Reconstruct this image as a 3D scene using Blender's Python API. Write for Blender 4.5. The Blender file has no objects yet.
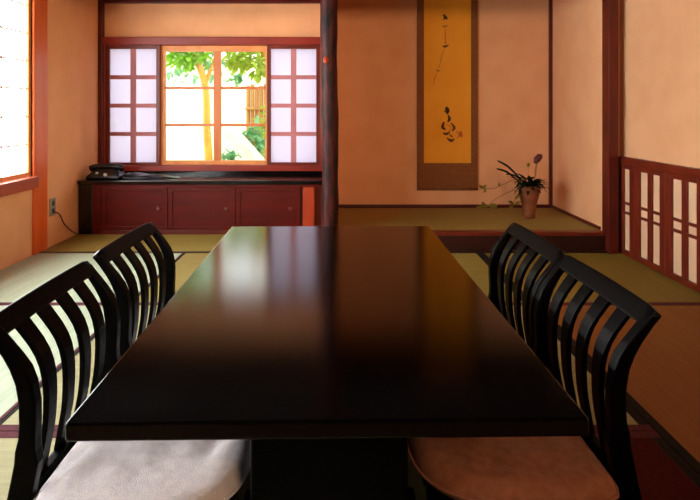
import bpy, bmesh, math, random
from mathutils import Vector, Matrix, noise

random.seed(7)
SC = bpy.context.scene
COL = SC.collection
F = 535.0            # focal length in pixels of the 700 px frame
PI = math.pi

# ------------------------------------------------------------------ materials
def rgb(r, g, b):
    f = lambda c: (c / 255 / 12.92) if c <= 10 else ((c / 255 + 0.055) / 1.055) ** 2.4
    return (f(r), f(g), f(b), 1)

def new_mat(name):
    m = bpy.data.materials.new(name); m.use_nodes = True
    nt = m.node_tree; nt.nodes.clear()
    out = nt.nodes.new('ShaderNodeOutputMaterial')
    return m, nt, out

def N(nt, typ, **kw):
    n = nt.nodes.new(typ)
    for k, v in kw.items(): setattr(n, k, v)
    return n

def principled(name, col, rough=.5, col2=None, scale=(8, 8, 8), detail=4, bump=0., spec=.5, coat=0., bump_scale=None,
               lo=.35, hi=.65, metallic=0., sheen=0.):
    m, nt, out = new_mat(name)
    p = N(nt, 'ShaderNodeBsdfPrincipled')
    p.inputs['Roughness'].default_value = rough
    p.inputs['Specular IOR Level'].default_value = spec
    p.inputs['Coat Weight'].default_value = coat
    p.inputs['Coat Roughness'].default_value = .12
    p.inputs['Metallic'].default_value = metallic
    p.inputs['Sheen Weight'].default_value = sheen
    nt.links.new(p.outputs[0], out.inputs[0])
    tc = N(nt, 'ShaderNodeTexCoord'); mp = N(nt, 'ShaderNodeMapping')
    mp.inputs['Scale'].default_value = scale
    nt.links.new(tc.outputs['Object'], mp.inputs[0])
    nz = N(nt, 'ShaderNodeTexNoise'); nz.inputs['Scale'].default_value = 1; nz.inputs['Detail'].default_value = detail
    nt.links.new(mp.outputs[0], nz.inputs['Vector'])
    if col2:
        cr = N(nt, 'ShaderNodeValToRGB')
        cr.color_ramp.elements[0].position = lo; cr.color_ramp.elements[0].color = col
        cr.color_ramp.elements[1].position = hi; cr.color_ramp.elements[1].color = col2
        nt.links.new(nz.outputs[0], cr.inputs[0]); nt.links.new(cr.outputs[0], p.inputs['Base Color'])
    else:
        p.inputs['Base Color'].default_value = col
    if bump:
        b = N(nt, 'ShaderNodeBump'); b.inputs['Strength'].default_value = bump; b.inputs['Distance'].default_value = .004
        src = nz
        if bump_scale:
            src = N(nt, 'ShaderNodeTexNoise'); src.inputs['Scale'].default_value = bump_scale
            nt.links.new(tc.outputs['Object'], src.inputs['Vector'])
        nt.links.new(src.outputs[0], b.inputs['Height']); nt.links.new(b.outputs[0], p.inputs['Normal'])
    return m

def tatami_mat(name, c1, c2, axis):
    """woven rush: fine ribs across the mat, slight colour drift."""
    m, nt, out = new_mat(name)
    p = N(nt, 'ShaderNodeBsdfPrincipled'); p.inputs['Roughness'].default_value = .55
    p.inputs['Specular IOR Level'].default_value = .35
    nt.links.new(p.outputs[0], out.inputs[0])
    tc = N(nt, 'ShaderNodeTexCoord')
    mp = N(nt, 'ShaderNodeMapping'); mp.inputs['Scale'].default_value = (60, 3, 1) if axis == 'y' else (3, 60, 1)
    nt.links.new(tc.outputs['Object'], mp.inputs[0])
    nz = N(nt, 'ShaderNodeTexNoise'); nz.inputs['Scale'].default_value = 1; nz.inputs['Detail'].default_value = 3
    nt.links.new(mp.outputs[0], nz.inputs['Vector'])
    cr = N(nt, 'ShaderNodeValToRGB')
    cr.color_ramp.elements[0].position = .3; cr.color_ramp.elements[0].color = c1
    cr.color_ramp.elements[1].position = .7; cr.color_ramp.elements[1].color = c2
    nt.links.new(nz.outputs[0], cr.inputs[0]); nt.links.new(cr.outputs[0], p.inputs['Base Color'])
    wv = N(nt, 'ShaderNodeTexWave'); wv.bands_direction = 'X' if axis == 'y' else 'Y'
    wv.inputs['Scale'].default_value = 60
    nt.links.new(tc.outputs['Object'], wv.inputs['Vector'])
    b = N(nt, 'ShaderNodeBump'); b.inputs['Strength'].default_value = .15; b.inputs['Distance'].default_value = .002
    nt.links.new(wv.outputs[1], b.inputs['Height']); nt.links.new(b.outputs[0], p.inputs['Normal'])
    return m

def paper_mat(name, col, emit=0., ecol=(1, 1, 1, 1), trans=.5):
    m, nt, out = new_mat(name)
    d = N(nt, 'ShaderNodeBsdfDiffuse'); d.inputs[0].default_value = col
    t = N(nt, 'ShaderNodeBsdfTranslucent'); t.inputs[0].default_value = col
    mx = N(nt, 'ShaderNodeMixShader'); mx.inputs[0].default_value = trans
    nt.links.new(d.outputs[0], mx.inputs[1]); nt.links.new(t.outputs[0], mx.inputs[2])
    if emit:
        e = N(nt, 'ShaderNodeEmission'); e.inputs[0].default_value = ecol; e.inputs[1].default_value = emit
        a = N(nt, 'ShaderNodeAddShader')
        nt.links.new(mx.outputs[0], a.inputs[0]); nt.links.new(e.outputs[0], a.inputs[1])
        nt.links.new(a.outputs[0], out.inputs[0])
    else:
        nt.links.new(mx.outputs[0], out.inputs[0])
    return m

def glass_mat(name):
    m, nt, out = new_mat(name)
    t = N(nt, 'ShaderNodeBsdfTransparent'); t.inputs[0].default_value = (.96, .98, .97, 1)
    g = N(nt, 'ShaderNodeBsdfGlossy'); g.inputs['Roughness'].default_value = .02
    fr = N(nt, 'ShaderNodeFresnel'); fr.inputs[0].default_value = 1.12
    mx = N(nt, 'ShaderNodeMixShader')
    nt.links.new(fr.outputs[0], mx.inputs[0]); nt.links.new(t.outputs[0], mx.inputs[1]); nt.links.new(g.outputs[0], mx.inputs[2])
    nt.links.new(mx.outputs[0], out.inputs[0])
    return m

def leaf_mat(name, c1, c2):
    m, nt, out = new_mat(name)
    tc = N(nt, 'ShaderNodeTexCoord'); nz = N(nt, 'ShaderNodeTexNoise'); nz.inputs['Scale'].default_value = 9
    nt.links.new(tc.outputs['Object'], nz.inputs['Vector'])
    cr = N(nt, 'ShaderNodeValToRGB')
    cr.color_ramp.elements[0].position = .35; cr.color_ramp.elements[0].color = c1
    cr.color_ramp.elements[1].position = .65; cr.color_ramp.elements[1].color = c2
    nt.links.new(nz.outputs[0], cr.inputs[0])
    d = N(nt, 'ShaderNodeBsdfDiffuse'); t = N(nt, 'ShaderNodeBsdfTranslucent')
    nt.links.new(cr.outputs[0], d.inputs[0]); nt.links.new(cr.outputs[0], t.inputs[0])
    mx = N(nt, 'ShaderNodeMixShader'); mx.inputs[0].default_value = .45
    nt.links.new(d.outputs[0], mx.inputs[1]); nt.links.new(t.outputs[0], mx.inputs[2]); nt.links.new(mx.outputs[0], out.inputs[0])
    return m

def gloss_mat(name, c1, c2, scale, rough, ior, spec=1.):
    """black lacquer: grained diffuse under a Fresnel-weighted short-tailed gloss."""
    m, nt, out = new_mat(name)
    tc = N(nt, 'ShaderNodeTexCoord'); mp = N(nt, 'ShaderNodeMapping'); mp.inputs['Scale'].default_value = scale
    nt.links.new(tc.outputs['Object'], mp.inputs[0])
    nz = N(nt, 'ShaderNodeTexNoise'); nz.inputs['Scale'].default_value = 1; nz.inputs['Detail'].default_value = 5
    nt.links.new(mp.outputs[0], nz.inputs['Vector'])
    cr = N(nt, 'ShaderNodeValToRGB')
    cr.color_ramp.elements[0].position = .4; cr.color_ramp.elements[0].color = c1
    cr.color_ramp.elements[1].position = .7; cr.color_ramp.elements[1].color = c2
    nt.links.new(nz.outputs[0], cr.inputs[0])
    d = N(nt, 'ShaderNodeBsdfDiffuse'); nt.links.new(cr.outputs[0], d.inputs[0])
    g = N(nt, 'ShaderNodeBsdfAnisotropic'); g.distribution = 'BECKMANN'; g.inputs['Roughness'].default_value = rough
    g.inputs[0].default_value = (spec, spec, spec, 1)
    fr = N(nt, 'ShaderNodeFresnel'); fr.inputs[0].default_value = ior
    mx = N(nt, 'ShaderNodeMixShader')
    nt.links.new(fr.outputs[0], mx.inputs[0]); nt.links.new(d.outputs[0], mx.inputs[1]); nt.links.new(g.outputs[0], mx.inputs[2])
    nt.links.new(mx.outputs[0], out.inputs[0])
    return m

M = {}
M['plaster'] = principled('sand_plaster', rgb(233, 168, 121), .9, rgb(239, 177, 130), (5, 5, 5), 6, .25, .15, bump_scale=160)
M['ceiling'] = principled('dark_ceiling_board', rgb(24, 15, 11), .7, rgb(30, 19, 14), (30, 2, 2), 4)
M['redwood'] = principled('red_stained_wood', rgb(98, 28, 12), .38, rgb(120, 38, 16), (6, 6, 1.5), 5, .05, .4)
M['postwood'] = principled('orange_red_post_wood', rgb(216, 92, 34), .38, rgb(228, 106, 42), (14, 14, 1.2), 5, .05, .4)  # lightened in colour to stand for window light on the post
M['darkred'] = principled('dark_maroon_wood', rgb(78, 18, 10), .35, rgb(98, 26, 13), (5, 5, 5), 5, .05, .45)
M['cabinet'] = principled('maroon_lacquer', rgb(76, 11, 6), .4, rgb(90, 14, 7), (3, 3, 12), 5, .03, .25)
M['windowwood'] = principled('bright_red_window_wood', rgb(130, 30, 13), .4, rgb(146, 38, 16), (5, 5, 5), 4)
M['sillwood'] = principled('rosy_sill_wood', rgb(170, 78, 56), .4, rgb(184, 88, 62), (8, 2, 8), 4)  # window glow on the sill put into the wood colour
M['cabinetpost'] = principled('warm_red_post_wood', rgb(150, 48, 18), .4, rgb(168, 58, 22), (14, 14, 1.2), 4)
M['kamachi'] = principled('near_black_sill_wood', rgb(38, 10, 9), .35, rgb(52, 15, 11), (2, 14, 14), 5, .0, .4)
M['sash'] = principled('honey_sash_wood', rgb(222, 140, 74), .45, rgb(232, 156, 88), (20, 20, 2), 4)
M['shojibar'] = principled('pale_cedar_bar', rgb(180, 112, 118), .6, rgb(190, 122, 126), (20, 20, 4), 4)  # mauve tint puts light bleeding around the bars into their colour
M['palebar'] = principled('whitish_cedar_bar', rgb(226, 190, 170), .6, rgb(232, 198, 180), (20, 20, 4), 4)
M['bark'] = principled('dark_bark', rgb(12, 6, 6), .5, rgb(84, 30, 28), (26, 26, 7), 6, .6, .25)
M['lacquer'] = gloss_mat('black_brown_lacquer', rgb(2, 1, 1), rgb(7, 3, 2), (38, 1.2, 6), .16, 1.49)
M['chairblack'] = gloss_mat('black_chair_lacquer', rgb(3, 2, 3), rgb(5, 4, 4), (9, 9, 3), .42, 1.25, .5)
M['cushionrusset'] = principled('russet_cloth', rgb(142, 84, 56), .9, rgb(158, 98, 70), (50, 50, 50), 4, .4, .1, bump_scale=420, sheen=.1)  # cloth settings of the pale cushions, toned darker and warmer
M['mullion'] = principled('orange_mullion_wood', rgb(206, 112, 50), .45, rgb(216, 124, 60), (20, 20, 2), 4)
M['cushion'] = principled('pale_grey_lilac_cloth', rgb(222, 210, 214), .9, rgb(234, 222, 222), (50, 50, 50), 4, .4, .1, bump_scale=420, sheen=.2)
M['heri'] = principled('maroon_cloth_edging', rgb(82, 34, 44), .8, rgb(96, 42, 50), (60, 60, 60), 3, .1, .2)
M['heridark'] = principled('black_cloth_edging', rgb(24, 18, 14), .8, rgb(34, 26, 20), (60, 60, 60), 3, .1, .2)
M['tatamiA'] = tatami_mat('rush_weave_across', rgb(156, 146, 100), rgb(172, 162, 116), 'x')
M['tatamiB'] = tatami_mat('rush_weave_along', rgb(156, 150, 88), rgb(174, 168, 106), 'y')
M['tatamiC'] = tatami_mat('fresh_green_rush', rgb(166, 174, 146), rgb(182, 190, 162), 'y')  # paler, greener tone for the mats along the paper window
M['tatamiD'] = tatami_mat('aged_brown_rush', rgb(140, 82, 22), rgb(152, 92, 28), 'y')  # darker brown tone for the mat along the lattice wall
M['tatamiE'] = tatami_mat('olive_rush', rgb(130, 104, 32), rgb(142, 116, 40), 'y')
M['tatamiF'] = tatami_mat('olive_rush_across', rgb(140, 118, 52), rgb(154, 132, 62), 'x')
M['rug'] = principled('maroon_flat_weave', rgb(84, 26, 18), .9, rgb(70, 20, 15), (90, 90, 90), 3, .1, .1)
M['subfloor'] = principled('plain_board', rgb(92, 62, 36), .7, rgb(108, 74, 44), (20, 2, 2), 4)
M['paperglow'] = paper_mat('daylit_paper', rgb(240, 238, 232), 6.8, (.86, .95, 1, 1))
M['paper'] = paper_mat('washi_paper', rgb(216, 214, 234), trans=.86)
M['paperin'] = paper_mat('washi_paper_warm', rgb(246, 200, 160), trans=.15)
M['glass'] = glass_mat('window_glass')
M['silk'] = principled('brown_scroll_silk', rgb(124, 72, 36), .8, rgb(136, 82, 42), (40, 40, 40), 4, .1, .2)
M['gold'] = principled('golden_scroll_paper', rgb(232, 150, 34), .8, rgb(240, 162, 48), (3, 3, 3), 3, .05, .2)
M['ink'] = principled('brush_ink', rgb(62, 18, 12), .8, rgb(92, 34, 14), (40, 40, 40), 3)
M['inkpale'] = principled('pale_brush_ink', rgb(176, 92, 26), .8, rgb(190, 104, 30), (40, 40, 40), 3)
M['seal'] = principled('cinnabar_seal', rgb(190, 78, 22), .8)
M['pot'] = principled('brown_clay', rgb(140, 78, 44), .6, rgb(112, 58, 32), (10, 10, 16), 5, .3, .3)
M['soil'] = principled('dark_moss', rgb(40, 34, 22), .9, rgb(30, 42, 22), (60, 60, 60), 3, .5)
M['leafdark'] = leaf_mat('dark_strap_leaf', rgb(26, 40, 30), rgb(44, 58, 36))
M['leafgold'] = leaf_mat('olive_leaf', rgb(120, 110, 40), rgb(150, 130, 56))
M['stem'] = principled('pale_stem', rgb(176, 120, 66), .6)
M['bud'] = principled('dark_plum_bud', rgb(74, 22, 26), .5, rgb(96, 34, 34), (40, 40, 40), 3)
M['outlet'] = principled('grey_wall_plate', rgb(150, 146, 132), .4)
M['outletdark'] = principled('dark_socket', rgb(60, 58, 54), .5)
M['cord'] = principled('brown_cord', rgb(96, 62, 40), .6)
M['phone'] = principled('black_plastic', rgb(12, 10, 14), .28, spec=.5)
M['white'] = principled('white_plastic', rgb(220, 220, 226), .4)
M['blackpanel'] = principled('black_lacquer_panel', rgb(10, 5, 6), .16, rgb(15, 7, 7), (4, 4, 8), 4)
M['iron'] = principled('copper_red_cap', rgb(190, 74, 40), .4, rgb(170, 60, 34), (30, 30, 30), 3)
M['gwall'] = principled('cream_garden_wall', rgb(240, 236, 212), .9, rgb(230, 228, 196), (1.5, 1.5, 1.5), 4)
M['gground'] = principled('pale_gravel', rgb(214, 206, 170), .95, rgb(196, 190, 140), (12, 12, 12), 5, .3)
M['bamboo'] = principled('yellow_bamboo', rgb(190, 136, 66), .6, rgb(170, 116, 52), (14, 14, 2), 4)
M['trunk'] = principled('amber_tree_bark', rgb(214, 164, 60), .8, rgb(196, 138, 52), (10, 10, 5), 5, .3)
M['log'] = principled('pale_peeled_log', rgb(244, 240, 216), .8, rgb(232, 226, 190), (9, 9, 9), 4, .1)
M['leafA'] = leaf_mat('spring_leaf', rgb(120, 186, 34), rgb(164, 212, 70))
M['leafB'] = leaf_mat('blue_green_leaf', rgb(104, 166, 122), rgb(142, 192, 144))
M['leafC'] = leaf_mat('yellow_green_leaf', rgb(146, 178, 64), rgb(184, 200, 96))

# ------------------------------------------------------------------ mesh helpers
class MB:
    def __init__(self): self.v = []; self.f = []; self.sm = []
    def add(self, vs, fs, smooth=False):
        o = len(self.v); self.v += [tuple(p) for p in vs]
        self.f += [tuple(i + o for i in q) for q in fs]; self.sm += [smooth] * len(fs)
        return self
    def box(self, x0, x1, y0, y1, z0, z1, mat=None):
        vs = [Vector((x, y, z)) for x in (x0, x1) for y in (y0, y1) for z in (z0, z1)]
        if mat: vs = [mat @ p for p in vs]
        return self.add(vs, [(0, 1, 3, 2), (4, 6, 7, 5), (0, 4, 5, 1), (2, 3, 7, 6), (0, 2, 6, 4), (1, 5, 7, 3)])
    def tube(self, path, rad, n=10, caps=True, squash=1.):
        path = [Vector(p) for p in path]
        if not hasattr(rad, '__len__'): rad = [rad] * len(path)
        vs = []; fs = []; up = Vector((0, 0, 1))
        prev = None
        for i, p in enumerate(path):
            t = (path[min(i + 1, len(path) - 1)] - path[max(i - 1, 0)]).normalized()
            if prev is None:
                a = t.orthogonal().normalized()
            else:
                a = (prev - t * prev.dot(t)).normalized()
            prev = a; b = t.cross(a)
            for k in range(n):
                w = 2 * PI * k / n
                vs.append(p + a * math.cos(w) * rad[i] + b * math.sin(w) * rad[i] * squash)
        for i in range(len(path) - 1):
            for k in range(n):
                fs.append((i * n + k, i * n + (k + 1) % n, (i + 1) * n + (k + 1) % n, (i + 1) * n + k))
        if caps:
            fs.append(tuple(range(n))[::-1]); fs.append(tuple((len(path) - 1) * n + k for k in range(n)))
        return self.add(vs, fs, True)
    def loft(self, rings, smooth=False, caps=True):
        n = len(rings[0]); vs = [p for r in rings for p in r]; fs = []
        for i in range(len(rings) - 1):
            for k in range(n):
                fs.append((i * n + k, i * n + (k + 1) % n, (i + 1) * n + (k + 1) % n, (i + 1) * n + k))
        if caps:
            fs.append(tuple(range(n))[::-1]); fs.append(tuple((len(rings) - 1) * n + k for k in range(n)))
        return self.add(vs, fs, smooth)
    def lathe(self, prof, c=(0, 0, 0), n=28):
        rings = [[Vector((c[0] + r * math.cos(2 * PI * k / n), c[1] + r * math.sin(2 * PI * k / n), c[2] + z)) for k in range(n)] for r, z in prof]
        return self.loft(rings, True)
    def ball(self, c, r, seg=12, ring=8, jitter=0.):
        r = r if hasattr(r, '__len__') else (r, r, r)
        vs = []; fs = []
        for i in range(ring + 1):
            a = PI * i / ring
            for k in range(seg):
                b = 2 * PI * k / seg
                d = Vector((math.sin(a) * math.cos(b), math.sin(a) * math.sin(b), math.cos(a)))
                s = 1 + jitter * noise.noise(d * 2.3 + Vector(c) * 5)
                vs.append((c[0] + d.x * r[0] * s, c[1] + d.y * r[1] * s, c[2] + d.z * r[2] * s))
        for i in range(ring):
            for k in range(seg):
                fs.append((i * seg + k, (i + 1) * seg + k, (i + 1) * seg + (k + 1) % seg, i * seg + (k + 1) % seg))
        return self.add(vs, fs, True)
    def leaf(self, p, d, up, L, W, curl=.2, n=5):
        p = Vector(p); d = Vector(d).normalized(); side = d.cross(Vector(up)).normalized(); upv = side.cross(d)
        vs = []; fs = []
        for i in range(n + 1):
            t = i / n; w = W * math.sin(PI * (t * .92 + .04)) ** .8
            c = p + d * L * t - upv * curl * L * t * t
            vs += [c - side * w / 2, c + upv * w * .08 * -1, c + side * w / 2]
        for i in range(n):
            a = i * 3
            fs += [(a, a + 1, a + 4, a + 3), (a + 1, a + 2, a + 5, a + 4)]
        return self.add(vs, fs, True)
    def build(self, name, mat, parent=None, loc=None, bevel=0., seg=2, subsurf=0, solid=0., autosmooth=False):
        me = bpy.data.meshes.new(name)
        v = [Vector(p) for p in self.v]
        if loc is not None: v = [p - Vector(loc) for p in v]
        me.from_pydata(v, [], self.f); me.validate(); me.update()
        bm = bmesh.new(); bm.from_mesh(me); bmesh.ops.recalc_face_normals(bm, faces=bm.faces); bm.to_mesh(me); bm.free()
        if len(me.polygons) == len(self.sm):
            me.polygons.foreach_set('use_smooth', self.sm)
        me.materials.append(mat)
        o = bpy.data.objects.new(name, me); COL.objects.link(o)
        if loc is not None: o.location = loc
        if parent: o.parent = parent
        if bevel:
            b = o.modifiers.new('bevel', 'BEVEL'); b.width = bevel; b.segments = seg; b.limit_method = 'ANGLE'; b.angle_limit = math.radians(40)
        if subsurf:
            s = o.modifiers.new('subsurf', 'SUBSURF'); s.levels = subsurf; s.render_levels = subsurf
        if solid:
            s = o.modifiers.new('solid', 'SOLIDIFY'); s.thickness = solid; s.offset = 0
        return o

def tag(o, label=None, cat=None, group=None, kind=None):
    if label: o['label'] = label
    if cat: o['category'] = cat
    if group: o['group'] = group
    if kind: o['kind'] = kind
    return o

def thing(name, label, cat, loc=(0, 0, 0), rz=0., group=None):
    o = bpy.data.objects.new(name, None); COL.objects.link(o); o.empty_display_size = .1
    o.location = loc; o.rotation_euler = (0, 0, rz)
    return tag(o, label, cat, group)

def struct(name, mb, mat, bevel=0., parent=None):
    o = mb.build(name, mat, parent, bevel=bevel)
    if parent is None: o['kind'] = 'structure'
    return o

def copy_thing(root, loc, rz, label):
    r = root.copy(); COL.objects.link(r); r.location = loc; r.rotation_euler = (0, 0, rz); r['label'] = label
    for ch in list(root.children):
        c = ch.copy(); COL.objects.link(c); c.parent = r
        for g in list(ch.children):
            d = g.copy(); COL.objects.link(d); d.parent = c
    return r

def PX(x, d): return (x - 340.0) * d / F
def PZ(y, d): return .93 - (y - 110.0) * d / F

# ------------------------------------------------------------------ room shell
TZ0 = .132
XL, XR, YF, YB, ZC = -1.97, 1.855, 3.49, 4.40, 2.42
YN = -1.30
struct('floor', MB().box(XL - .1, XR + .1, YN - .1, YB + .1, -.12, -.055), M['subfloor'])
struct('floor_entrance', MB().box(XL, XR, YN, .595, -.055, 0), M['subfloor'])
struct('ceiling', MB().box(XL - .3, XR + .3, YN - .3, YB + .25, ZC, ZC + .1), M['ceiling'])

# left wall: opening for the big paper window from Y=.30 to 3.42, z .507-1.80
WL0, WL1, WLZ0, WLZ1 = .10, 3.425, .505, 1.80
w = MB()
w.box(XL - .12, XL, YN, YB + .1, -.06, WLZ0 - .07)
w.box(XL - .12, XL, YN, YB + .1, WLZ1 + .06, 1.88)
w.box(XL - .12, XL, YN, WL0, WLZ0 - .07, WLZ1 + .06)
w.box(XL - .12, XL, WL1, YB + .1, WLZ0 - .07, WLZ1 + .06)
struct('wall_left', w, M['plaster'])
struct('wall_right', MB().box(XR, XR + .12, YN, YF + .06, -.06, 1.88), M['plaster'])
struct('trim_16', MB().box(XL - .12, XL, YN, YB + .1, 1.88, ZC).box(XR, XR + .12, YN, YF + .06, 1.88, ZC), M['ceiling'])  # unseen upper side walls, dark boards added to cut bounced light
struct('wall_front', MB().box(XL - .12, XR + .12, YN - .12, YN, -.06, ZC), M['ceiling'])
# back wall with the bay window opening
BW0, BW1, BZ0, BZ1 = XL, -.135, .43, 1.525
w = MB()
w.box(XL - .12, 1.86, YB, YB + .1, BZ1, 1.86)
struct('trim_18', MB().box(XL - .12, 1.86, YB, YB + .1, 1.86, ZC), M['ceiling'])  # unseen upper back wall, made dark to blacken the tabletop reflection
w.box(XL - .12, 1.86, YB, YB + .1, -.06, BZ0)
w.box(BW1, 1.86, YB, YB + .1, BZ0, BZ1)
struct('wall_back', w, M['plaster'])
# partition between window bay and picture alcove, the alcove's right side wall
struct('wall_partition', MB().box(-.115, -.03, YF + .09, YB, -.06, ZC), M['plaster'])
struct('trim_19', MB().box(-.02, 1.727, YF + .004, YF + .075, TZ0 - .024, TZ0), M['redwood'], .002)
struct('wall_alcove', MB().box(1.740, 1.86, YF + .06, YB, -.06, ZC), M['plaster'])
# unseen lintel wall over alcove and bay, added dark to keep tabletop reflections black
struct('trim_1', MB().box(XL, 1.752, YF, YF + .07, 1.70, 1.84), M['ceiling'], .004)
struct('wall_lintel', MB().box(XL, 1.752, YF + .015, YF + .055, 1.84, ZC), M['ceiling'])

# posts
struct('trim_2', MB().box(XL - .02, XL + .012, 3.425, 3.585, -.05, ZC), M['postwood'], .004)       # left corner post
struct('trim_3', MB().box(1.737, 1.803, YF - .03, YF + .058, -.05, ZC), M['darkred'], .004)          # right alcove post
struct('trim_4', MB().box(XL, XL + .035, YB - .05, YB, .40, ZC), M['darkred'], .003)                # corner post at the window
struct('trim_5', MB().box(XL, -.115, YB - .04, YB, 1.803, 1.93), M['darkred'], .003)                # beam over window
struct('trim_6', MB().box(XL, XL + .045, -.2, 3.425, .435, .507), M['sillwood'], .004)               # left window sill
struct('trim_7', MB().box(XL, XL + .045, -.2, 3.425, 1.80, 1.88), M['redwood'], .004)
# black bark pillar (natural log) with copper red cap where the beam meets it
pil = MB(); path = []; rr = []
for i in range(40):
    z = -.05 + i * (ZC + .05) / 39
    path.append((-.069 + .004 * math.sin(z * 3.1), YF + .02 + .003 * math.sin(z * 2.3 + 1), z))
    rr.append(.056 + .0025 * math.sin(z * 9) + .0015 * math.sin(z * 23))
pil.tube(path, rr, 20)
p_ = struct('trim_8', pil, M['bark'])
cap = MB().lathe([(.0, -.02), (.016, -.018), (.019, 0), (.014, .014), (0, .018)], n=16)
for i, p in enumerate(cap.v): cap.v[i] = (PX(326, 3.45) + p[0], 3.452 + p[2] * .6, PZ(60, 3.45) + p[1] * 1.3)
cap.build('peg_cap', M['iron'], p_)

# tokonoma platform
TZ = .132
struct('trim_9', MB().box(-.02, 1.752, YF + .012, YF + .075, -.055, TZ - .024), M['kamachi'], .005)
struct('floor_alcove', MB().box(-.03, 1.74, YF + .075, YB, -.055, TZ - .051), M['subfloor'])
struct('trim_10', MB().box(1.727, 1.74, YF + .08, YB - .012, TZ, TZ + .02), M['darkred'])
struct('trim_11', MB().box(-.03, 1.74, YB - .012, YB, TZ, TZ + .022), M['darkred'])
struct('trim_12', MB().box(1.716, 1.74, YB - .022, YB, TZ, ZC), M['darkred'])
# flush threshold board in front of the window bay, low skirting
struct('trim_13', MB().box(XL, -.12, YF - .012, YF + .02, -.055, .003), M['kamachi'])
struct('trim_14', MB().box(-.12, 1.752, YF - .012, YF + .012, -.055, .012), M['kamachi'])

# ------------------------------------------------------------------ tatami mats (each a mat with cloth edging)
def mat_(x0, x1, y0, y1, label, axis='x', ex=(.0, .0), ey=(.028, .028), zt=0., ematx='heri', ematy='heri', group='tatami mats of the room floor', tone=None):
    cx, cy = (x0 + x1) / 2, (y0 + y1) / 2
    g = .0015
    t = thing('tatami_mat', label, 'tatami mat', (cx, cy, zt - .05), group=group)
    lx, ly = (x1 - x0) / 2 - g, (y1 - y0) / 2 - g
    MB().box(-lx + ex[0], lx - ex[1], -ly + ey[0], ly - ey[1], 0, .05).build('woven_surface', M['tatami' + (tone or ('A' if axis == 'x' else 'B'))], t)
    for s, e in ((-1, ey[0]), (1, ey[1])):
        if e:
            a, b = sorted((s * ly, s * (ly - e)))
            MB().box(-lx, lx, a, b, 0, .0512).build('cloth_edging', M[ematy], t)
    for s, e in ((-1, ex[0]), (1, ex[1])):
        if e:
            a, b = sorted((s * lx, s * (lx - e)))
            MB().box(a, b, -ly + ey[0], ly - ey[1], 0, .0512).build('cloth_edging', M[ematx], t)
    return t
CL, CR = -1.014, .915
Y0, Y1, Y2 = .62, 1.548, 2.565
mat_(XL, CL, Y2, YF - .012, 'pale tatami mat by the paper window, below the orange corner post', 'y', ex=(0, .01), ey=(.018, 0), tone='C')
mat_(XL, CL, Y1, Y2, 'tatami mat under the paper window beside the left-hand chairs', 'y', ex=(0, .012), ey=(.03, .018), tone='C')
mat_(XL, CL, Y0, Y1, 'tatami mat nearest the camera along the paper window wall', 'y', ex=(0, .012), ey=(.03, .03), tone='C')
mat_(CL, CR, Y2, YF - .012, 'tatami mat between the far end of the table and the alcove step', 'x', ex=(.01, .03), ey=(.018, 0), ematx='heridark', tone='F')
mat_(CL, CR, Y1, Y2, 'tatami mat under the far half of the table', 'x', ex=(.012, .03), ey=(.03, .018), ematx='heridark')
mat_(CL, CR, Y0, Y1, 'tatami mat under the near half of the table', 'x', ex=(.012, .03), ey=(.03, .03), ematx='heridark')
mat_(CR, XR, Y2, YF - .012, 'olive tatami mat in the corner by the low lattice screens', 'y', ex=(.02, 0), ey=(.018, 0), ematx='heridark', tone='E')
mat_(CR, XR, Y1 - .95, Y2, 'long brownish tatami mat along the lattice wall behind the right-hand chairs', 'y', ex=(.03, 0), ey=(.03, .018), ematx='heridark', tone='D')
mat_(XL, -.12, YF + .02, YB - .005, 'strip of tatami in front of the low red cabinet', 'x', ey=(0, 0), group='tatami strips of the alcoves', tone='F')
mat_(-.02, 1.727, YF + .075, YB - .014, 'raised tatami mat of the alcove under the hanging scroll', 'x', ey=(0, .03), zt=TZ, group='tatami strips of the alcoves', tone='F')
rg = MB().box(.22, .882, .66, 1.518, .0001, .0012).build('floor_rug', M['rug'], None, loc=(.55, 1.09, .0001))  # added thin maroon sheet that darkens the mat under the near right chair
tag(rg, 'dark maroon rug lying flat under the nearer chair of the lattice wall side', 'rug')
# ------------------------------------------------------------------ left paper window: sliding screens filled with daylight
def glow_screen(y0, y1, label):
    t = thing('paper_screen', label, 'paper screen', (XL - .02, (y0 + y1) / 2, WLZ0), group='sliding paper screens of the left window')
    hy = (y1 - y0) / 2 - .002; H = WLZ1 - WLZ0
    fr = MB()
    fr.box(-.012, .014, -hy, -hy + .03, 0, H).box(-.012, .014, hy - .03, hy, 0, H)
    fr.box(-.012, .014, -hy + .03, hy - .03, 0, .03).box(-.012, .014, -hy + .03, hy - .03, H - .03, H)
    fr.build('frame', M['sash'], t, bevel=.002)
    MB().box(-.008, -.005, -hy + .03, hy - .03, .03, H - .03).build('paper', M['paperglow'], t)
    lat = MB()
    n = 3
    for k in range(1, n):
        y = -hy + .03 + (2 * hy - .06) * k / n; lat.box(-.004, .005, y - .006, y + .006, .03, H - .03)
    for k in range(1, 7):
        z = .03 + (H - .06) * k / 7; lat.box(-.004, .004, -hy + .03, hy - .03, z - .005, z + .005)
    lat.build('lattice', M['palebar'], t)
    return t
ys = [WL0, .93, 1.76, 2.59, 3.425]
names_ = ['paper screen of the left window, farthest from the alcove', 'paper screen of the left window, third from the orange corner post',
          'paper screen of the left window, second from the orange corner post', 'glowing white paper screen of the left window, next to the orange corner post']
for i in range(4):
    glow_screen(ys[i], ys[i + 1], names_[i])
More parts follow.
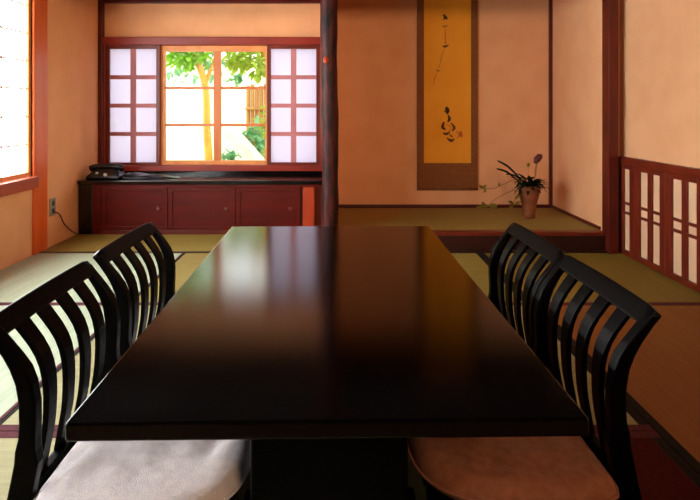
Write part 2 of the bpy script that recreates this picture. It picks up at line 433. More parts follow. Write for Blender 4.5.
# the paper emits the daylight itself; nothing backs it outside
# ------------------------------------------------------------------ bay window at the back
FY = YB - .015     # inner face plane of window frame
wf = MB()
wf.box(BW0 + .035, BW1, YB - .045, YB + .07, 1.462, 1.525)       # head
wf.box(BW0 + .035, BW1, YB - .045, YB + .07, .432, .478)          # sill
wf.box(BW0, BW0 + .05, YB - .03, YB + .07, .43, 1.525)
wf.box(BW1 - .03, BW1 + .01, YB - .03, YB + .07, .43, 1.525)
win = struct('window_1', wf, M['windowwood'], .003)
struct('trim_17', MB().box(BW0, BW1 + .02, YB - .011, YB, .40, .432), M['blackpanel'])  # dark strip painting the shadow gap between sill and cabinet top
# inner face trim: centre glazed sash, honey wood
cx0, cx1 = PX(160.5, YB + .03), PX(269, YB + .03)
cz0, cz1 = .478, 1.462
sash_y0, sash_y1 = YB + .02, YB + .05
s = MB()
s.box(cx0, cx0 + .042, sash_y0, sash_y1, cz0, cz1).box(cx1 - .03, cx1, sash_y0, sash_y1, cz0, cz1)
s.box(cx0 + .042, cx1 - .03, sash_y0, sash_y1, cz0, cz0 + .035).box(cx0 + .042, cx1 - .03, sash_y0, sash_y1, cz1 - .05, cz1)
s.build('sash_frame', M['sash'], win, bevel=.003)
mxc = PX(217.5, YB + .03)
MB().box(mxc - .03, mxc + .03, sash_y0 - .006, sash_y1, cz0 + .035, cz1 - .05).build('mullion', M['mullion'], win, bevel=.003)
for yy in (88, 125):
    z = PZ(yy, YB + .035)
    MB().box(cx0 + .042, mxc - .03, sash_y0 + .008, sash_y1 - .006, z - .011, z + .011).build('glazing_bar', M['mullion'], win)
    MB().box(mxc + .03, cx1 - .03, sash_y0 + .008, sash_y1 - .006, z - .011, z + .011).build('glazing_bar', M['mullion'], win)
MB().box(cx0 + .042, cx1 - .03, sash_y1 - .005, sash_y1 - .002, cz0 + .035, cz1 - .05).build('pane', M['glass'], win)

def shoji(x0, x1, label):
    z0, z1 = .478, 1.462; Y = YB - .006
    t = thing('shoji_screen', label, 'paper screen', ((x0 + x1) / 2, Y, z0), group='shoji screens either side of the garden window')
    hx = (x1 - x0) / 2; H = z1 - z0
    fr = MB()
    fr.box(-hx, -hx + .03, -.012, .014, 0, H).box(hx - .03, hx, -.012, .014, 0, H)
    fr.box(-hx + .03, hx - .03, -.012, .014, 0, .022).box(-hx + .03, hx - .03, -.012, .014, H - .03, H)
    fr.build('frame', M['redwood'], t, bevel=.002)
    MB().box(-hx + .03, hx - .03, .008, .0095, .022, H - .03).build('paper', M['paper'], t)
    lat = MB(); lat.box(-.022, .022, -.004, .0078, .022, H - .03)
    for k in range(1, 4):
        z = .022 + (H - .052) * k / 4; lat.box(-hx + .03, hx - .03, -.003, .0078, z - .017, z + .017)
    lat.build('lattice', M['shojibar'], t)
    return t
shoji(BW0 + .05, cx0 + .01, 'shoji screen with pink and lilac tinted paper, above the telephone')
shoji(cx1 - .01, BW1 - .03, 'bluish white shoji screen next to the black bark pillar')

# ------------------------------------------------------------------ low cabinet under the window
CY = 4.0; CZ = .403
cb = thing('low_cabinet', 'long low dark red lacquered cabinet under the garden window', 'cabinet', (-1.03, CY, 0))
def P_(x): return PX(x, CY) + 1.03
c = MB()
c.box(P_(92), P_(326), .03, .385, .0, CZ - .03)
c.build('carcass', M['darkred'], cb, bevel=.003)
MB().box(-.93, P_(327), -.012, .388, CZ - .03, CZ).build('top_board', M['blackpanel'], cb, bevel=.005)
MB().box(-.925, P_(92), .0, .385, 0, CZ - .03).build('end_panel', M['blackpanel'], cb, bevel=.004)
MB().box(P_(92), P_(100.5), .0, .03, .0, CZ - .03).build('stile', M['cabinet'], cb, bevel=.003)
for a, b in ((101, 167), (167.5, 235), (235.5, 300)):
    d = MB(); x0, x1 = P_(a), P_(b)
    d.box(x0, x1, .012, .03, .03, CZ - .055)
    o = d.build('sliding_door', M['cabinet'], cb, bevel=.003)
    e = MB()
    e.box(x0, x1, .004, .012, .03, .06).box(x0, x1, .004, .012, CZ - .085, CZ - .055)
    e.box(x0, x0 + .035, .004, .012, .06, CZ - .085).box(x1 - .035, x1, .004, .012, .06, CZ - .085)
    e.build('door_frame', M['cabinet'], o, bevel=.002)
    pl = MB().lathe([(0, 0), (.018, 0), (.018, .004), (.012, .005), (.0, .003)], n=16)
    xx = x1 - .07
    for i, p in enumerate(pl.v): pl.v[i] = (xx + p[0], .012 - p[2], .19 + p[1])
    pl.build('finger_pull', M['darkred'], o)
MB().box(P_(101), P_(300), .0, .03, 0, .028).build('plinth', M['darkred'], cb, bevel=.002)
MB().box(P_(101), P_(326), .0, .03, CZ - .053, CZ - .031).build('top_rail', M['cabinet'], cb, bevel=.002)
MB().box(P_(303), P_(314.5), -.03, .03, 0, .355).build('corner_post', M['cabinetpost'], cb, bevel=.006, seg=3)

# telephone on the cabinet, black with two pale spots
ph = thing('telephone', 'small black rounded telephone with pale spots on the left end of the low cabinet', 'telephone', (PX(107, 4.15), 4.15, CZ))
b = MB()
b.loft([[Vector((x, y, z)) for x, y in ((-hw, -hd), (hw, -hd), (hw, hd), (-hw, hd))] for hw, hd, z in ((.13, .085, 0), (.13, .085, .022), (.085, .05, .06), (.065, .035, .075))])
b.build('body', M['phone'], ph, bevel=.012, seg=3)
hs = MB().tube([(-.125, .0, .072), (-.09, 0, .086), (0, 0, .092), (.09, 0, .086), (.125, 0, .072)], [.026, .024, .022, .024, .026], 12)
hs.build('handset', M['phone'], ph)
for x, y, z, r in ((-.045, -.0745, .046, .012), (.02, -.0795, .034, .016)):
    MB().ball((x, y, z), (r, .008, r * .8), 12, 8).build('button', M['white'], ph)
cl = MB()
# folded black cloth trailing along the cabinet top beside it
ft = MB(); n = 26
rings = []
for i in range(n):
    t = i / (n - 1); x = .0 + t * .42; hgt = .034 * (1 - t) ** .8 + .006; wd = .09 * (1 - .5 * t)
    rings.append([Vector((x, wd * math.cos(a), .001 + max(0, hgt * math.sin(a) * (1 + .2 * math.sin(x * 40 + a * 3))))) for a in [PI * k / 10 for k in range(11)]])
o = ft.loft(rings, True).build('folded_cloth', M['phone'], None, loc=(0, 0, 0))
o.location = (PX(107, 4.15) + .145, 4.16, CZ)
tag(o, 'low heap of folded black cloth tapering along the cabinet top', 'cloth')

# wall plate and its cord on the left wall
op = thing('wall_outlet', 'grey wall outlet plate low on the left wall past the orange post', 'outlet', (XL, 3.66, PZ(207, 3.66)))
MB().box(0, .008, -.036, .036, -.06, .06).build('cover_plate', M['outlet'], op, bevel=.003)
for z in (-.026, .026):
    MB().box(.008, .0105, -.014, .014, z - .016, z + .016).build('socket', M['outletdark'], op)
cd = MB()
cpath = []
pts = [(XL + .012, 3.66, .235), (XL + .03, 3.70, .21), (XL + .02, 3.78, .13), (XL + .015, 3.88, .06), (XL + .018, 3.95, .02), (XL + .02, 3.985, .008)]
def smooth_path(pts, n=6):
    P = [Vector(p) for p in pts]; P = [P[0]] + P + [P[-1]]; out = []
    for i in range(1, len(P) - 2):
        for k in range(n):
            t = k / n; a, b_, c_, d_ = P[i - 1], P[i], P[i + 1], P[i + 2]
            out.append(.5 * ((2 * b_) + (c_ - a) * t + (2 * a - 5 * b_ + 4 * c_ - d_) * t * t + (3 * b_ - a - 3 * c_ + d_) * t ** 3))
    out.append(P[-2]); return out
cd.tube(smooth_path(pts), .004, 8)
tag(cd.build('power_cord', M['cord'], None), 'thin brown cord running from the wall outlet down to the cabinet', 'cord')

# ------------------------------------------------------------------ hanging scroll
SY = 4.383
def S(x, y): return Vector((PX(x, SY), 0, PZ(y, SY)))
sc = thing('hanging_scroll', 'tall hanging scroll of golden paper with brush writing, on the alcove wall', 'scroll', (PX(447.5, SY), SY, PZ(190, SY)))
ox, oz = PX(447.5, SY), PZ(190, SY)
def sbox(x0, x1, y0, y1, ya, yb):
    return MB().box(PX(x0, SY) - ox, PX(x1, SY) - ox, ya, yb, PZ(y1, SY) - oz, PZ(y0, SY) - oz)
sbox(417, 478, -100, 190, .0, .004).build('silk_mount', M['silk'], sc)
sbox(424, 471, -62, 163, -.0012, .0).build('paper', M['gold'], sc)
MB().tube([(PX(417, SY) - ox, .0, .006), (PX(478, SY) - ox, .0, .006)], .009, 12).build('roller', M['silk'], sc)
def stroke(pts, w, mat, name='brush_stroke'):
    """a brush stroke: flat ribbon of varying width through pixel points"""
    w = [q * .82 for q in w]
    P = smooth_path([(S(x, y).x - ox, 0, S(x, y).z - oz) for x, y in pts], 6)
    m = MB(); n = len(P); L = []; R = []
    k = .00819
    ww = [w[0] + (w[-1] - w[0]) * i / (n - 1) if len(w) == 2 else (w[0] + (w[1] - w[0]) * min(1, 2 * i / (n - 1)) if i < n / 2 else w[1] + (w[2] - w[1]) * (2 * i / (n - 1) - 1)) for i in range(n)]
    rings = []
    for i, p in enumerate(P):
        t = (P[min(i + 1, n - 1)] - P[max(i - 1, 0)]).normalized(); sd = Vector((t.z, 0, -t.x)) * ww[i] * k / 2 * (1 + .18 * math.sin(i * 1.9))
        rings.append([p + sd + Vector((0, -.0016, 0)), p + sd + Vector((0, -.001, 0)), p - sd + Vector((0, -.001, 0)), p - sd + Vector((0, -.0016, 0))])
    m.loft(rings)
    return m.build(name, mat, sc)
K, KP = M['ink'], M['inkpale']
stroke([(443.3, 14.5), (445.5, 17.5), (447.5, 19)], (2.2, 4.2, 1.6), K)
stroke([(443, 20), (446, 17)], (1, 2.4), K)
stroke([(442, 26), (445, 26.5), (448, 25.5)], (1, 3, 1), KP)
stroke([(445.5, 29), (445.2, 36), (445.6, 44)], (.8, 1, 1.6), KP)
stroke([(442.5, 46), (445.5, 46.5), (448.5, 45)], (1.2, 2.8, 1), M['ink'])
stroke([(445, 48), (442, 55), (440.5, 62), (439, 68)], (.6, .9, .8), KP)
stroke([(436.5, 69), (438, 71), (440, 70)], (1.2, 2.6, 1), KP)
stroke([(437, 73), (434.5, 79), (433.5, 85)], (.9, .8, .6), KP)
stroke([(446, 107), (447.6, 110.5), (446.6, 114)], (3, 5.2, 2.2), K)
stroke([(444, 112), (448, 108)], (1, 3), K)
stroke([(448, 115), (449.4, 119), (447.5, 122)], (1.4, 4, 1.4), K)
stroke([(444, 122), (442.6, 127), (445.5, 129.5)], (2, 4.2, 1.6), K)
stroke([(451, 123), (454.3, 127.5), (452, 131)], (1.2, 3.4, 1.6), K)
stroke([(443, 133), (446.3, 134), (450, 131.5)], (1.6, 3.2, 1), K)
stroke([(447, 138), (451, 140.6), (454.5, 139)], (1.2, 3.8, 1.2), K)
stroke([(449, 134), (452.5, 137)], (1, 2), K)
stroke([(456, 131), (459, 135), (457, 138.5)], (.8, 1.6, .8), KP)
stroke([(446, 124), (451, 127), (449, 131)], (.7, 1, .7), KP)
stroke([(460.3, 131.5), (461.3, 137)], (3.6, 3.8), M['seal'], 'seal_stamp')

# ------------------------------------------------------------------ potted plant in the alcove
PD = 3.97
pt = thing('potted_plant', 'brown clay pot with strap leaves and a dark bud, standing in the alcove', 'plant', (PX(529, PD), PD, TZ))
k = PD / F
MB().lathe([(0, .0012), (.042, .0012), (.045, .006), (.044, .03), (.052, .09), (.068, .155), (.08, .205), (.083, .222), (.083, .238), (.074, .24), (.07, .222), (0, .218)], n=32).build('pot', M['pot'], pt)
pt.location.z += .0008
sl = MB().ball((0, 0, .222), (.068, .068, .016), 18, 8, .3); sl.build('moss', M['soil'], pt)
def Q(x, y, dy=0): return Vector(((x - 529) * k, dy, (218 - y) * k))
def strap(pts, w, mat, name='strap_leaf'):
    P = smooth_path(pts, 6); n = len(P); rings = []
    for i, p in enumerate(P):
        t = (P[min(i + 1, n - 1)] - P[max(i - 1, 0)]).normalized()
        sd = t.cross(Vector((0, 1, 0))).normalized(); wv = w * (math.sin(PI * min(.97, (.12 + .86 * (1 - i / (n - 1))) ** .8)) * .8 + .12)
        b_ = Vector((0, 1, 0))
        rings.append([p + b_ * wv + sd * wv * .25, p + sd * wv * -.35, p - b_ * wv + sd * wv * .25, p + sd * wv * .45])
    m = MB(); m.loft(rings, True); return m.build(name, mat, pt)
strap([Q(525, 186), Q(518, 177), Q(508, 167), Q(497, 161, -.02)], .021, M['leafdark'])
strap([Q(524, 187), Q(514, 178), Q(506, 172), Q(495, 168.5, -.05)], .021, M['leafdark'])
strap([Q(527, 187), Q(521, 180, .03), Q(515, 176, .05), Q(509, 176, .07)], .016, M['leafdark'])
strap([Q(532, 187), Q(535, 178), Q(536, 170), Q(537.5, 161)], .016, M['stem'], 'flower_stalk')
bd = MB().tube([Q(535, 164), Q(537, 160), Q(540, 156.5), Q(542, 155.5)], [.012, .026, .022, .006], 10); bd.build('bud', M['bud'], pt)
strap([Q(528, 187), Q(528, 178), Q(528.5, 168)], .004, M['stem'], 'flower_stalk')
MB().ball(Q(528.5, 165.5), (.012, .012, .016), 10, 8, .3).build('bud', M['leafgold'], pt)
lf = MB()
for i in range(110):
    a = random.uniform(0, 2 * PI); r = random.uniform(.01, .075)
    p = Vector((r * math.cos(a), r * math.sin(a), .228 + random.uniform(-.012, .05)))
    lf.leaf(p, (math.cos(a) * .8, math.sin(a) * .8, random.uniform(-.4, 1.3)), (0, 0, 1), random.uniform(.05, .1), random.uniform(.02, .034), .6)
lf.build('foliage', M['leafdark'], pt)
# thin trailing sprays to the side
def spray(pts, leaves):
    MB().tube(smooth_path(pts, 6), .0032, 6).build('trailing_stem', M['stem'], pt)
    m = MB()
    for (x, y, dx, dz, L) in leaves:
        m.leaf(Q(x, y, pts[-1].y), (dx, -.4, dz), (0, -1, .6), L, L * .55, .2)
    m.build('spray_leaves', M['leafgold'], pt)
spray([Q(523, 188), Q(513, 181, -.02), Q(502, 184, -.04), Q(492, 188, -.05), Q(482, 188, -.05)],
      [(482, 188, -.7, .5, .045), (481, 188.5, .3, .6, .04), (484, 188, -.4, -.7, .035), (497, 186, 0, 1, .03)])
spray([Q(522, 189), Q(517, 192, -.04), Q(512, 199, -.06), Q(511, 204, -.06)],
      [(511, 203, -.6, .4, .05), (512, 203, .6, .3, .05), (512, 198, .5, .6, .045), (511, 205, -.8, -.2, .04)])
spray([Q(522, 190), Q(508, 190, -.08), Q(494, 196, -.1), Q(484, 204, -.1)],
      [(484, 204, -1, .1, .06), (485, 204, .9, .2, .06), (482, 205, -.5, .7, .05), (487, 205, 1, -.1, .05), (478, 205, -1, -.1, .045)])

# ------------------------------------------------------------------ low lattice screens along the right wall
LH = .628
def lattice_panel(y0, y1, nbar, label):
    t = thing('lattice_screen', label, 'screen', (XR, (y0 + y1) / 2, .0), group='low lattice screens on the right wall')
    hy = (y1 - y0) / 2 - .001
    fr = MB(); X0, X1 = -.03, -.004
    fr.box(X0, X1, -hy, -hy + .05, .0, LH - .045).box(X0, X1, hy - .05, hy, .0, LH - .045)
    fr.box(X0, X1, -hy + .05, hy - .05, .0, .032).box(X0, X1, -hy + .05, hy - .05, LH - .075, LH - .045)
    fr.build('frame', M['redwood'], t, bevel=.003)
    MB().box(-.012, -.008, -hy + .05, hy - .05, .032, LH - .075).build('paper', M['paperin'], t)
    for i in range(1, nbar + 1):
        y = -hy + .05 + (2 * hy - .1) * i / (nbar + 1)
        MB().box(-.024, -.0125, y - .022, y + .022, .032, LH - .075).build('upright_bar', M['redwood'], t, bevel=.002)
    for z in (.27, .331):
        MB().box(-.021, -.0125, -hy + .05, hy - .05, z - .008, z + .008).build('cross_bar', M['redwood'], t)
    return t
labs = ['narrow lattice screen on the right wall, against the alcove post', 'second lattice screen from the alcove post on the right wall',
        'third lattice screen from the alcove post on the right wall', 'lattice screen on the right wall past the third one from the alcove post',
        'lattice screen on the right wall at the camera end']
lattice_panel(3.325, 3.508, 0, labs[0])
yy = 3.325
for i in range(1, 4):
    lattice_panel(yy - .318, yy, 1, labs[i]); yy -= .318
struct('trim_15', MB().box(XR - .036, XR, .8, 3.512, LH - .045, LH), M['redwood'], .003)
struct('baseboard_right', MB().box(XR - .034, XR, .8, 2.371, .0, LH - .046), M['redwood'], .003)

# ------------------------------------------------------------------ table
TH = .0168
def T(u, v, z=0): return Vector((u * math.cos(TH) - v * math.sin(TH), u * math.sin(TH) + v * math.cos(TH), z))
TT = .42
V1, V2, UH = .876, 2.345, .431
vc = (V1 + V2) / 2
tb = thing('dining_table', 'long low black-brown glossy dining table in the middle of the room', 'table', T(-.003, vc, .0015), TH)
def rrect(hx, hy, r, z, n=6):
    out = []
    for cx, cy, a0 in ((hx - r, hy - r, 0), (-hx + r, hy - r, PI / 2), (-hx + r, -hy + r, PI), (hx - r, -hy + r, 3 * PI / 2)):
        for i in range(n + 1):
            a = a0 + PI / 2 * i / n
            out.append(Vector((cx + r * math.cos(a), cy + r * math.sin(a), z)))
    return out
hv = (V2 - V1) / 2
MB().loft([rrect(UH, hv, .006, TT - .032), rrect(UH, hv, .006, TT)]).build('tabletop', M['lacquer'], tb, bevel=.005, seg=3)
MB().loft([rrect(UH - .13, hv - .16, .01, TT - .062), rrect(UH - .13, hv - .16, .01, TT - .031)]).build('underframe', M['chairblack'], tb, bevel=.003)
for s_ in (-1, 1):
    y = s_ * (hv - .27)
    MB().box(-.155, .155, y - .1, y + .1, .03, TT - .062).build('pedestal', M['chairblack'], tb, bevel=.006)
    MB().box(-.2, .2, y - .13, y + .13, .0, .03).build('foot', M['chairblack'], tb, bevel=.006)
MB().box(-.04, .04, -(hv - .37), hv - .37, .1, .26).build('stretcher', M['chairblack'], tb, bevel=.005)

# ------------------------------------------------------------------ chairs
PROF = [(0, .268), (.06, .252), (.12, .236), (.17, .226), (.25, .21), (.317, .206), (.36, .208), (.40, .218), (.43, .234), (.455, .254), (.485, .276), (.515, .299)]
def prof(z):
    for (z0, x0), (z1, x1) in zip(PROF, PROF[1:]):
        if z <= z1 + 1e-6:
            t = (z - z0) / (z1 - z0); return x0 + (x1 - x0) * t
    return PROF[-1][1]
def profs(z):    # smoothed
    return sum(prof(min(.515, max(0, z + d))) for d in (-.02, -.01, 0, .01, .02)) / 5
CW = .218        # half width
def make_chair(label, loc, rz):
    t = thing('dining_chair', label, 'chair', loc, rz, 'black slatted chairs at the table')
    for s_ in (-1, 1):
        rings = []
        zs = [0, .05, .1, .15, .19, .22, .245, .27, .30, .34, .38, .41, .435, .46, .48, .498]
        for z in zs:
            x = profs(z); y = s_ * (CW - .015 + .006 * max(0, (z - .3) / .2))
            hw = .017 if z > .27 else .017 + .007 * min(1, (.27 - z) / .05)
            if z < .1: hw = .024 - .007 * (1 - z / .1)
            sh = -.006 if .1 <= z <= .24 else 0
            tp = 1 if z < .42 else 1 - .35 * (z - .42) / .085
            hy = .0145 * (1 if z < .42 else .9)
            rings.append([Vector((x + sh - hw * tp, y - hy, z)), Vector((x + sh + hw * tp, y - hy, z)), Vector((x + sh + hw * tp, y + hy, z)), Vector((x + sh - hw * tp, y + hy, z))])
        MB().loft(rings).build('rear_leg', M['chairblack'], t, bevel=.004, seg=2)
    # crest rail, bowed and gently crowned
    rings = []
    n = 17
    for i in range(n):
        q = -1 + 2 * i / (n - 1); y = q * (CW + .002); bow = .005 * (1 - q * q); cr = .002 * (1 - q * q)
        a = Vector((profs(.468) + bow, y, .468 + cr * .4)); b_ = Vector((profs(.508) + bow, y, .506 + cr - (.006 if abs(q) > .93 else 0)))
        nrm = Vector((b_.z - a.z, 0, -(b_.x - a.x))).normalized() * .0105
        rings.append([a - nrm, b_ - nrm, b_ + nrm, a + nrm])
    MB().loft(rings).build('crest_rail', M['chairblack'], t, bevel=.004)
    for j in range(4):
        q = (-.6 + .4 * j); y0 = q * (CW - .012); rings = []
        for i in range(15):
            z = .145 + (.475 - .145) * i / 14; f_ = i / 14
            x = profs(z) + .005 * (1 - q * q) * f_ ** 1.5; hy = .0165 + .0065 * f_ ** 1.3; y = y0 * (1 + .03 * f_)
            rings.append([Vector((x - .0065, y - hy, z)), Vector((x + .0065, y - hy, z)), Vector((x + .0065, y + hy, z)), Vector((x - .0065, y + hy, z))])
        MB().loft(rings).build('slat', M['chairblack'], t, bevel=.002)
    MB().box(.212, .236, -CW + .03, CW - .03, .12, .15).build('lower_rail', M['chairblack'], t, bevel=.004)
    # seat: slightly narrower towards the front, rounded front corners
    def seat_ring(z, g=0.):
        pts = []
        outline = [(.2, .198), (.2, -.198), (-.12, -.19)] + [(-.14 - .06 * math.sin(a), -.13 - .06 * math.cos(a)) for a in [PI / 2 * i / 6 for i in range(7)]]
        outline += [(-.14 - .06 * math.cos(a), .13 + .06 * math.sin(a)) for a in [PI / 2 * i / 6 for i in range(7)]] + [(-.12, .19)]
        return [Vector((x * (1 - g), y * (1 - g), z)) for x, y in outline]
    MB().loft([seat_ring(.088, .03), seat_ring(.115)]).build('seat', M['chairblack'], t, bevel=.004)
    for s_ in (-1, 1):
        MB().loft([[Vector((-.17 + a, s_ * .155 + b_, z)) for a, b_ in ((-w_, -w_), (w_, -w_), (w_, w_), (-w_, w_))] for z, w_ in ((0, .013), (.088, .018))]).build('front_leg', M['chairblack'], t, bevel=.003)
        MB().box(-.15, .225, s_ * .175 - .012, s_ * .175 + .012, .045, .07).build('side_stretcher', M['chairblack'], t, bevel=.003)
    return t
AX = .40
spots = [(1, 1.335, 0., 'black slatted chair by the lattice wall, nearer the camera of its two'),
         (1, 1.782, 0., 'black slatted chair on the lattice wall side, nearer the alcove'),
         (-1, 1.295, 0., 'black slatted chair by the bright paper window, nearest the camera'),
         (-1, 1.80, -.03, 'black slatted chair on the paper window side, nearer the low red cabinet')]
first = None
for s_, v, da, lab in spots:
    loc = T(s_ * AX, v, .0015); rz = TH + (0 if s_ > 0 else PI) + da
    if first is None: first = make_chair(lab, loc, rz)
    else: copy_thing(first, loc, rz, lab)

# ------------------------------------------------------------------ cushions on the chairs
def make_cushion(label, loc, rz):
    t = thing('seat_cushion', label, 'cushion', loc, rz, 'seat cushions on the chairs')
    na, nr = 72, 14
    hx, hy = .2085, .234
    def outline(a):
        c_, s_ = math.cos(a), math.sin(a); p = 10 if c_ > 0 else 3.6
        r = (abs(c_) ** p + abs(s_) ** p) ** (-1 / p)
        x, y = r * c_ * hx, r * s_ * hy
        if x < 0: y *= 1 - .12 * (x / hx) ** 2
        return x, y
    rings = []
    def fold(x, y, q):
        w_ = .0062 * math.sin(x * 58 + 3.5 * noise.noise(Vector((x * 6, y * 5, 1.3)))) * q * max(0, .4 + noise.noise(Vector((x * 9, y * 9, 7))) * 1.5)
        w_ += .005 * noise.noise(Vector((x * 14, y * 22, .4))) + .003 * noise.noise(Vector((x * 40, y * 46, 4)))
        return w_
    for side in (1, -1):
        seq = range(0, nr + 1) if side > 0 else range(nr - 1, -1, -1)
        for i in seq:
            q = i / nr
            ring = []
            for k_ in range(na):
                x, y = outline(2 * PI * k_ / na)
                qq = max(q, .02)
                h = .032 * (1 - q ** 10) ** .5
                z = .032 + side * h
                if side > 0: z += fold(x * qq, y * qq, min(1, q * 1.5)) * (1 - q ** 6)
                ring.append(Vector((x * qq, y * qq, max(z, .0))))
            rings.append(ring)
    MB().loft(rings, True).build('cover', M['cushionrusset'], t)
    pp = MB(); path = [Vector((*outline(2 * PI * k_ / na), .032)) for k_ in range(na + 1)]
    pp.tube(path, .0035, 6, caps=False).build('piping', M['cushionrusset'], t)
    return t
firstc = None
clabs = ['russet seat cushion under the near table corner, on the lattice wall side', 'russet seat cushion of the farther chair on the lattice wall side',
         'greyish lilac seat cushion under the near table corner, on the paper window side', 'greyish lilac seat cushion of the farther chair on the paper window side']
for (s_, v, da, _), lab in zip(spots, clabs):
    loc = T(s_ * (AX - .015), v - (.045 if v < 1.5 else .0), .1175); rz = TH + (0 if s_ > 0 else PI) + da
    if firstc is None: firstc = make_cushion(lab, loc, rz)
    else:
        c_ = copy_thing(firstc, loc, rz, lab)
        if s_ < 0:
            for ch in c_.children:
                ch.data = ch.data.copy()
                ch.data.materials[0] = M['cushion']
        if v > 1.5: c_.scale = (1, 1, 1.6)

# ------------------------------------------------------------------ garden outside
struct('ground', MB().box(-8, 6, YB + .1, 16, -.5, -.4), M['gground'])
gw = MB().box(-7, 5, 9.0, 9.2, -.4, 1.75).box(-7, 5, 8.95, 9.25, 1.75, 1.83)
struct('wall_garden', gw, M['gwall'])
def G(x, y, d): return Vector((PX(x, d), d, PZ(y, d)))
def foliage(name, parent, c_, rad, n, L, mat, seed):
    random.seed(seed); m = MB()
    for i in range(n):
        while True:
            p = Vector((random.uniform(-1, 1), random.uniform(-1, 1), random.uniform(-1, 1)))
            if .25 < p.length < 1: break
        d = Vector((random.uniform(-1, 1), random.uniform(-1, 1), random.uniform(-.8, .5)))
        m.leaf(Vector(c_) + Vector((p.x * rad[0], p.y * rad[1], p.z * rad[2])), d, (0, .2, 1), L * random.uniform(.7, 1.3), L * .5, .25, 3)
    return m.build(name, mat, parent)
# amber tree leaning at the left pane
D1 = 6.6
tr = thing('garden_tree', 'slender amber-barked tree behind the left glass panes', 'tree', (PX(207, D1), D1, -.4))
o_ = Vector((PX(207, D1), D1, -.4))
MB().tube([p - o_ for p in smooth_path([Vector((PX(209, D1), D1, -.4)), G(209, 165, D1), G(207, 130, D1), G(206, 92, D1), G(201, 70, D1), G(194, 50, D1), G(186, 20, D1)])], [.052 - .0005 * i for i in range(37)], 10).build('trunk', M['trunk'], tr)
MB().tube([p - o_ for p in smooth_path([G(205, 85, D1), G(212, 66, D1 + .1), G(221, 45, D1 + .2), G(232, 20, D1 + .3)])], [.028 - .0008 * i for i in range(19)], 8).build('branch', M['trunk'], tr)
foliage('foliage', tr, G(187, 52, D1) - o_, (.27, .25, .17), 300, .13, M['leafA'], 3)
foliage('foliage', tr, G(212, 64, D1 + .2) - o_, (.12, .2, .2), 36, .12, M['leafB'], 5)
foliage('foliage', tr, G(183, 72, D1 + .3) - o_, (.22, .25, .14), 30, .11, M['leafB'], 8)
foliage('foliage', tr, G(190, 20, D1) - o_, (.4, .4, .25), 120, .15, M['leafA'], 4)
# tree at the right pane
D2 = 7.2
t2 = thing('garden_tree', 'leafy yellow-green tree above the bamboo fence in the right glass panes', 'tree', (PX(275, D2), D2, -.4))
o_ = Vector((PX(275, D2), D2, -.4))
MB().tube([p - o_ for p in smooth_path([Vector((PX(278, D2), D2, -.4)), G(277, 120, D2), G(272, 80, D2), G(262, 45, D2), G(254, 25, D2)])], .05, 10).build('trunk', M['trunk'], t2)
foliage('foliage', t2, G(243, 57, D2) - o_, (.26, .3, .17), 150, .14, M['leafC'], 11)
foliage('foliage', t2, G(262, 62, D2) - o_, (.16, .3, .22), 80, .13, M['leafC'], 12)
foliage('foliage', t2, G(236, 76, D2 + .3) - o_, (.14, .2, .09), 26, .13, M['leafB'], 13)
# bamboo fence
D3 = 7.9
fx0, fx1 = PX(246, D3), PX(285, D3)
bf = thing('bamboo_fence', 'tan bamboo fence panel seen through the right glass panes', 'fence', ((fx0 + fx1) / 2, D3, -.4))
n = 9
for i in range(n):
    x = -(fx1 - fx0) / 2 + (fx1 - fx0) * (i + .5) / n
    MB().tube([(x, 0, 0), (x, 0, PZ(86, D3) + .4 + .03 * math.sin(i * 2.1))], (fx1 - fx0) / n * .47, 10).build('bamboo_pole', M['bamboo'], bf)
for z in (.45, 1.35):
    MB().tube([(-(fx1 - fx0) / 2, -.05, z), ((fx1 - fx0) / 2, -.05, z)], .022, 8).build('cross_pole', M['bamboo'], bf)
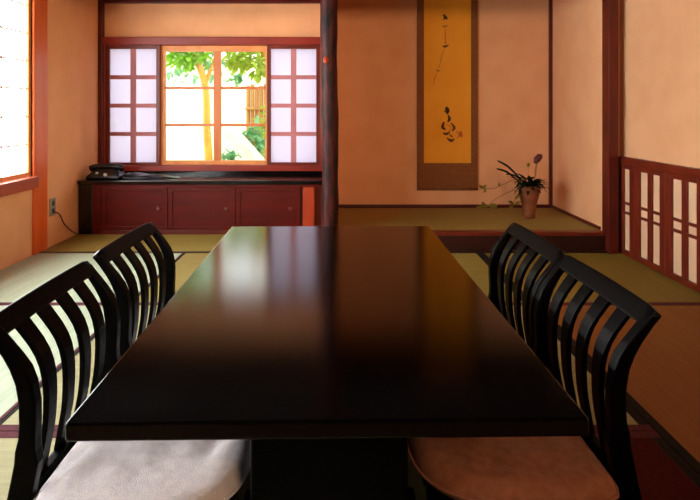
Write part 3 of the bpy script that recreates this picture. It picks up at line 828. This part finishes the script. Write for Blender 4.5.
# leaning pale log and shrubs
D4 = 6.2
lg = MB().tube([G(220, 119, D4), G(232, 134, D4), G(248, 152, D4), G(268, 176, D4), Vector((PX(300, D4), D4, -.4))], [.075, .085, .09, .095, .1], 12)
tag(lg.build('leaning_log', M['log'], None, loc=G(268, 176, D4)), 'pale peeled log leaning across the lower right glass pane', 'log')
for (x, y, d, rad, nn, mm, sd, lab) in ((253, 140, 6.9, (.17, .2, .2), 130, 'leafB', 21, 'blue-green bush behind the leaning log in the right pane'),
                                        (230, 160, 6.6, (.11, .1, .14), 70, 'leafB', 22, 'small bush below the leaning log, right of the window mullion'),
                                        (268, 128, 7.45, (.13, .2, .4), 110, 'leafC', 23, 'yellow-green shrub at the right edge of the glass, before the fence')):
    base = Vector((PX(x, d), d, -.4))
    bs = thing('garden_bush', lab, 'bush', base, group='bushes in the garden')
    foliage('foliage', bs, G(x, y, d) - base, rad, nn, .12, M[mm], sd)
    MB().tube([(0, 0, 0), (0, 0, PZ(y, d) + .4)], .02, 8).build('stem', M['trunk'], bs)

# ------------------------------------------------------------------ light
wd = bpy.data.worlds.new('sky'); SC.world = wd; wd.use_nodes = True
bg = wd.node_tree.nodes['Background']; bg.inputs[0].default_value = (1, .985, .96, 1); bg.inputs[1].default_value = 3.8

def area(name, loc, target, size, power, col, sy=None):
    l = bpy.data.lights.new(name, 'AREA'); l.energy = power; l.color = col; l.size = size
    if sy: l.shape = 'RECTANGLE'; l.size_y = sy
    o = bpy.data.objects.new(name, l); COL.objects.link(o); o.location = loc
    o.rotation_euler = (Vector(target) - Vector(loc)).to_track_quat('-Z', 'Y').to_euler()
    return o
lp = area('room_lamp', (.9, -.9, 1.6), (-.6, 4.4, 1.4), .6, 15, (1, .67, .41)); lp.data.spread = 1.5  # added warm fill from behind the camera, brightens back and left walls

# ------------------------------------------------------------------ camera
cam = bpy.data.cameras.new('camera'); co = bpy.data.objects.new('camera', cam); COL.objects.link(co)
cam.sensor_fit = 'HORIZONTAL'; cam.sensor_width = 36; cam.lens = F / 700 * 36
cam.shift_x = 10 / 700; cam.shift_y = -140 / 700
cam.clip_start = .02
co.location = (0, 0, .93); co.rotation_euler = (PI / 2, 0, 0)
SC.camera = co
SC.view_settings.view_transform = 'Standard'; SC.view_settings.look = 'None'
SC.view_settings.exposure = 0; SC.view_settings.gamma = 1
SC.view_settings.use_curve_mapping = False
SC.cycles.use_denoising = True
SC.cycles.max_bounces = 10; SC.cycles.diffuse_bounces = 6; SC.cycles.transparent_max_bounces = 12
SC.cycles.sample_clamp_indirect = 6
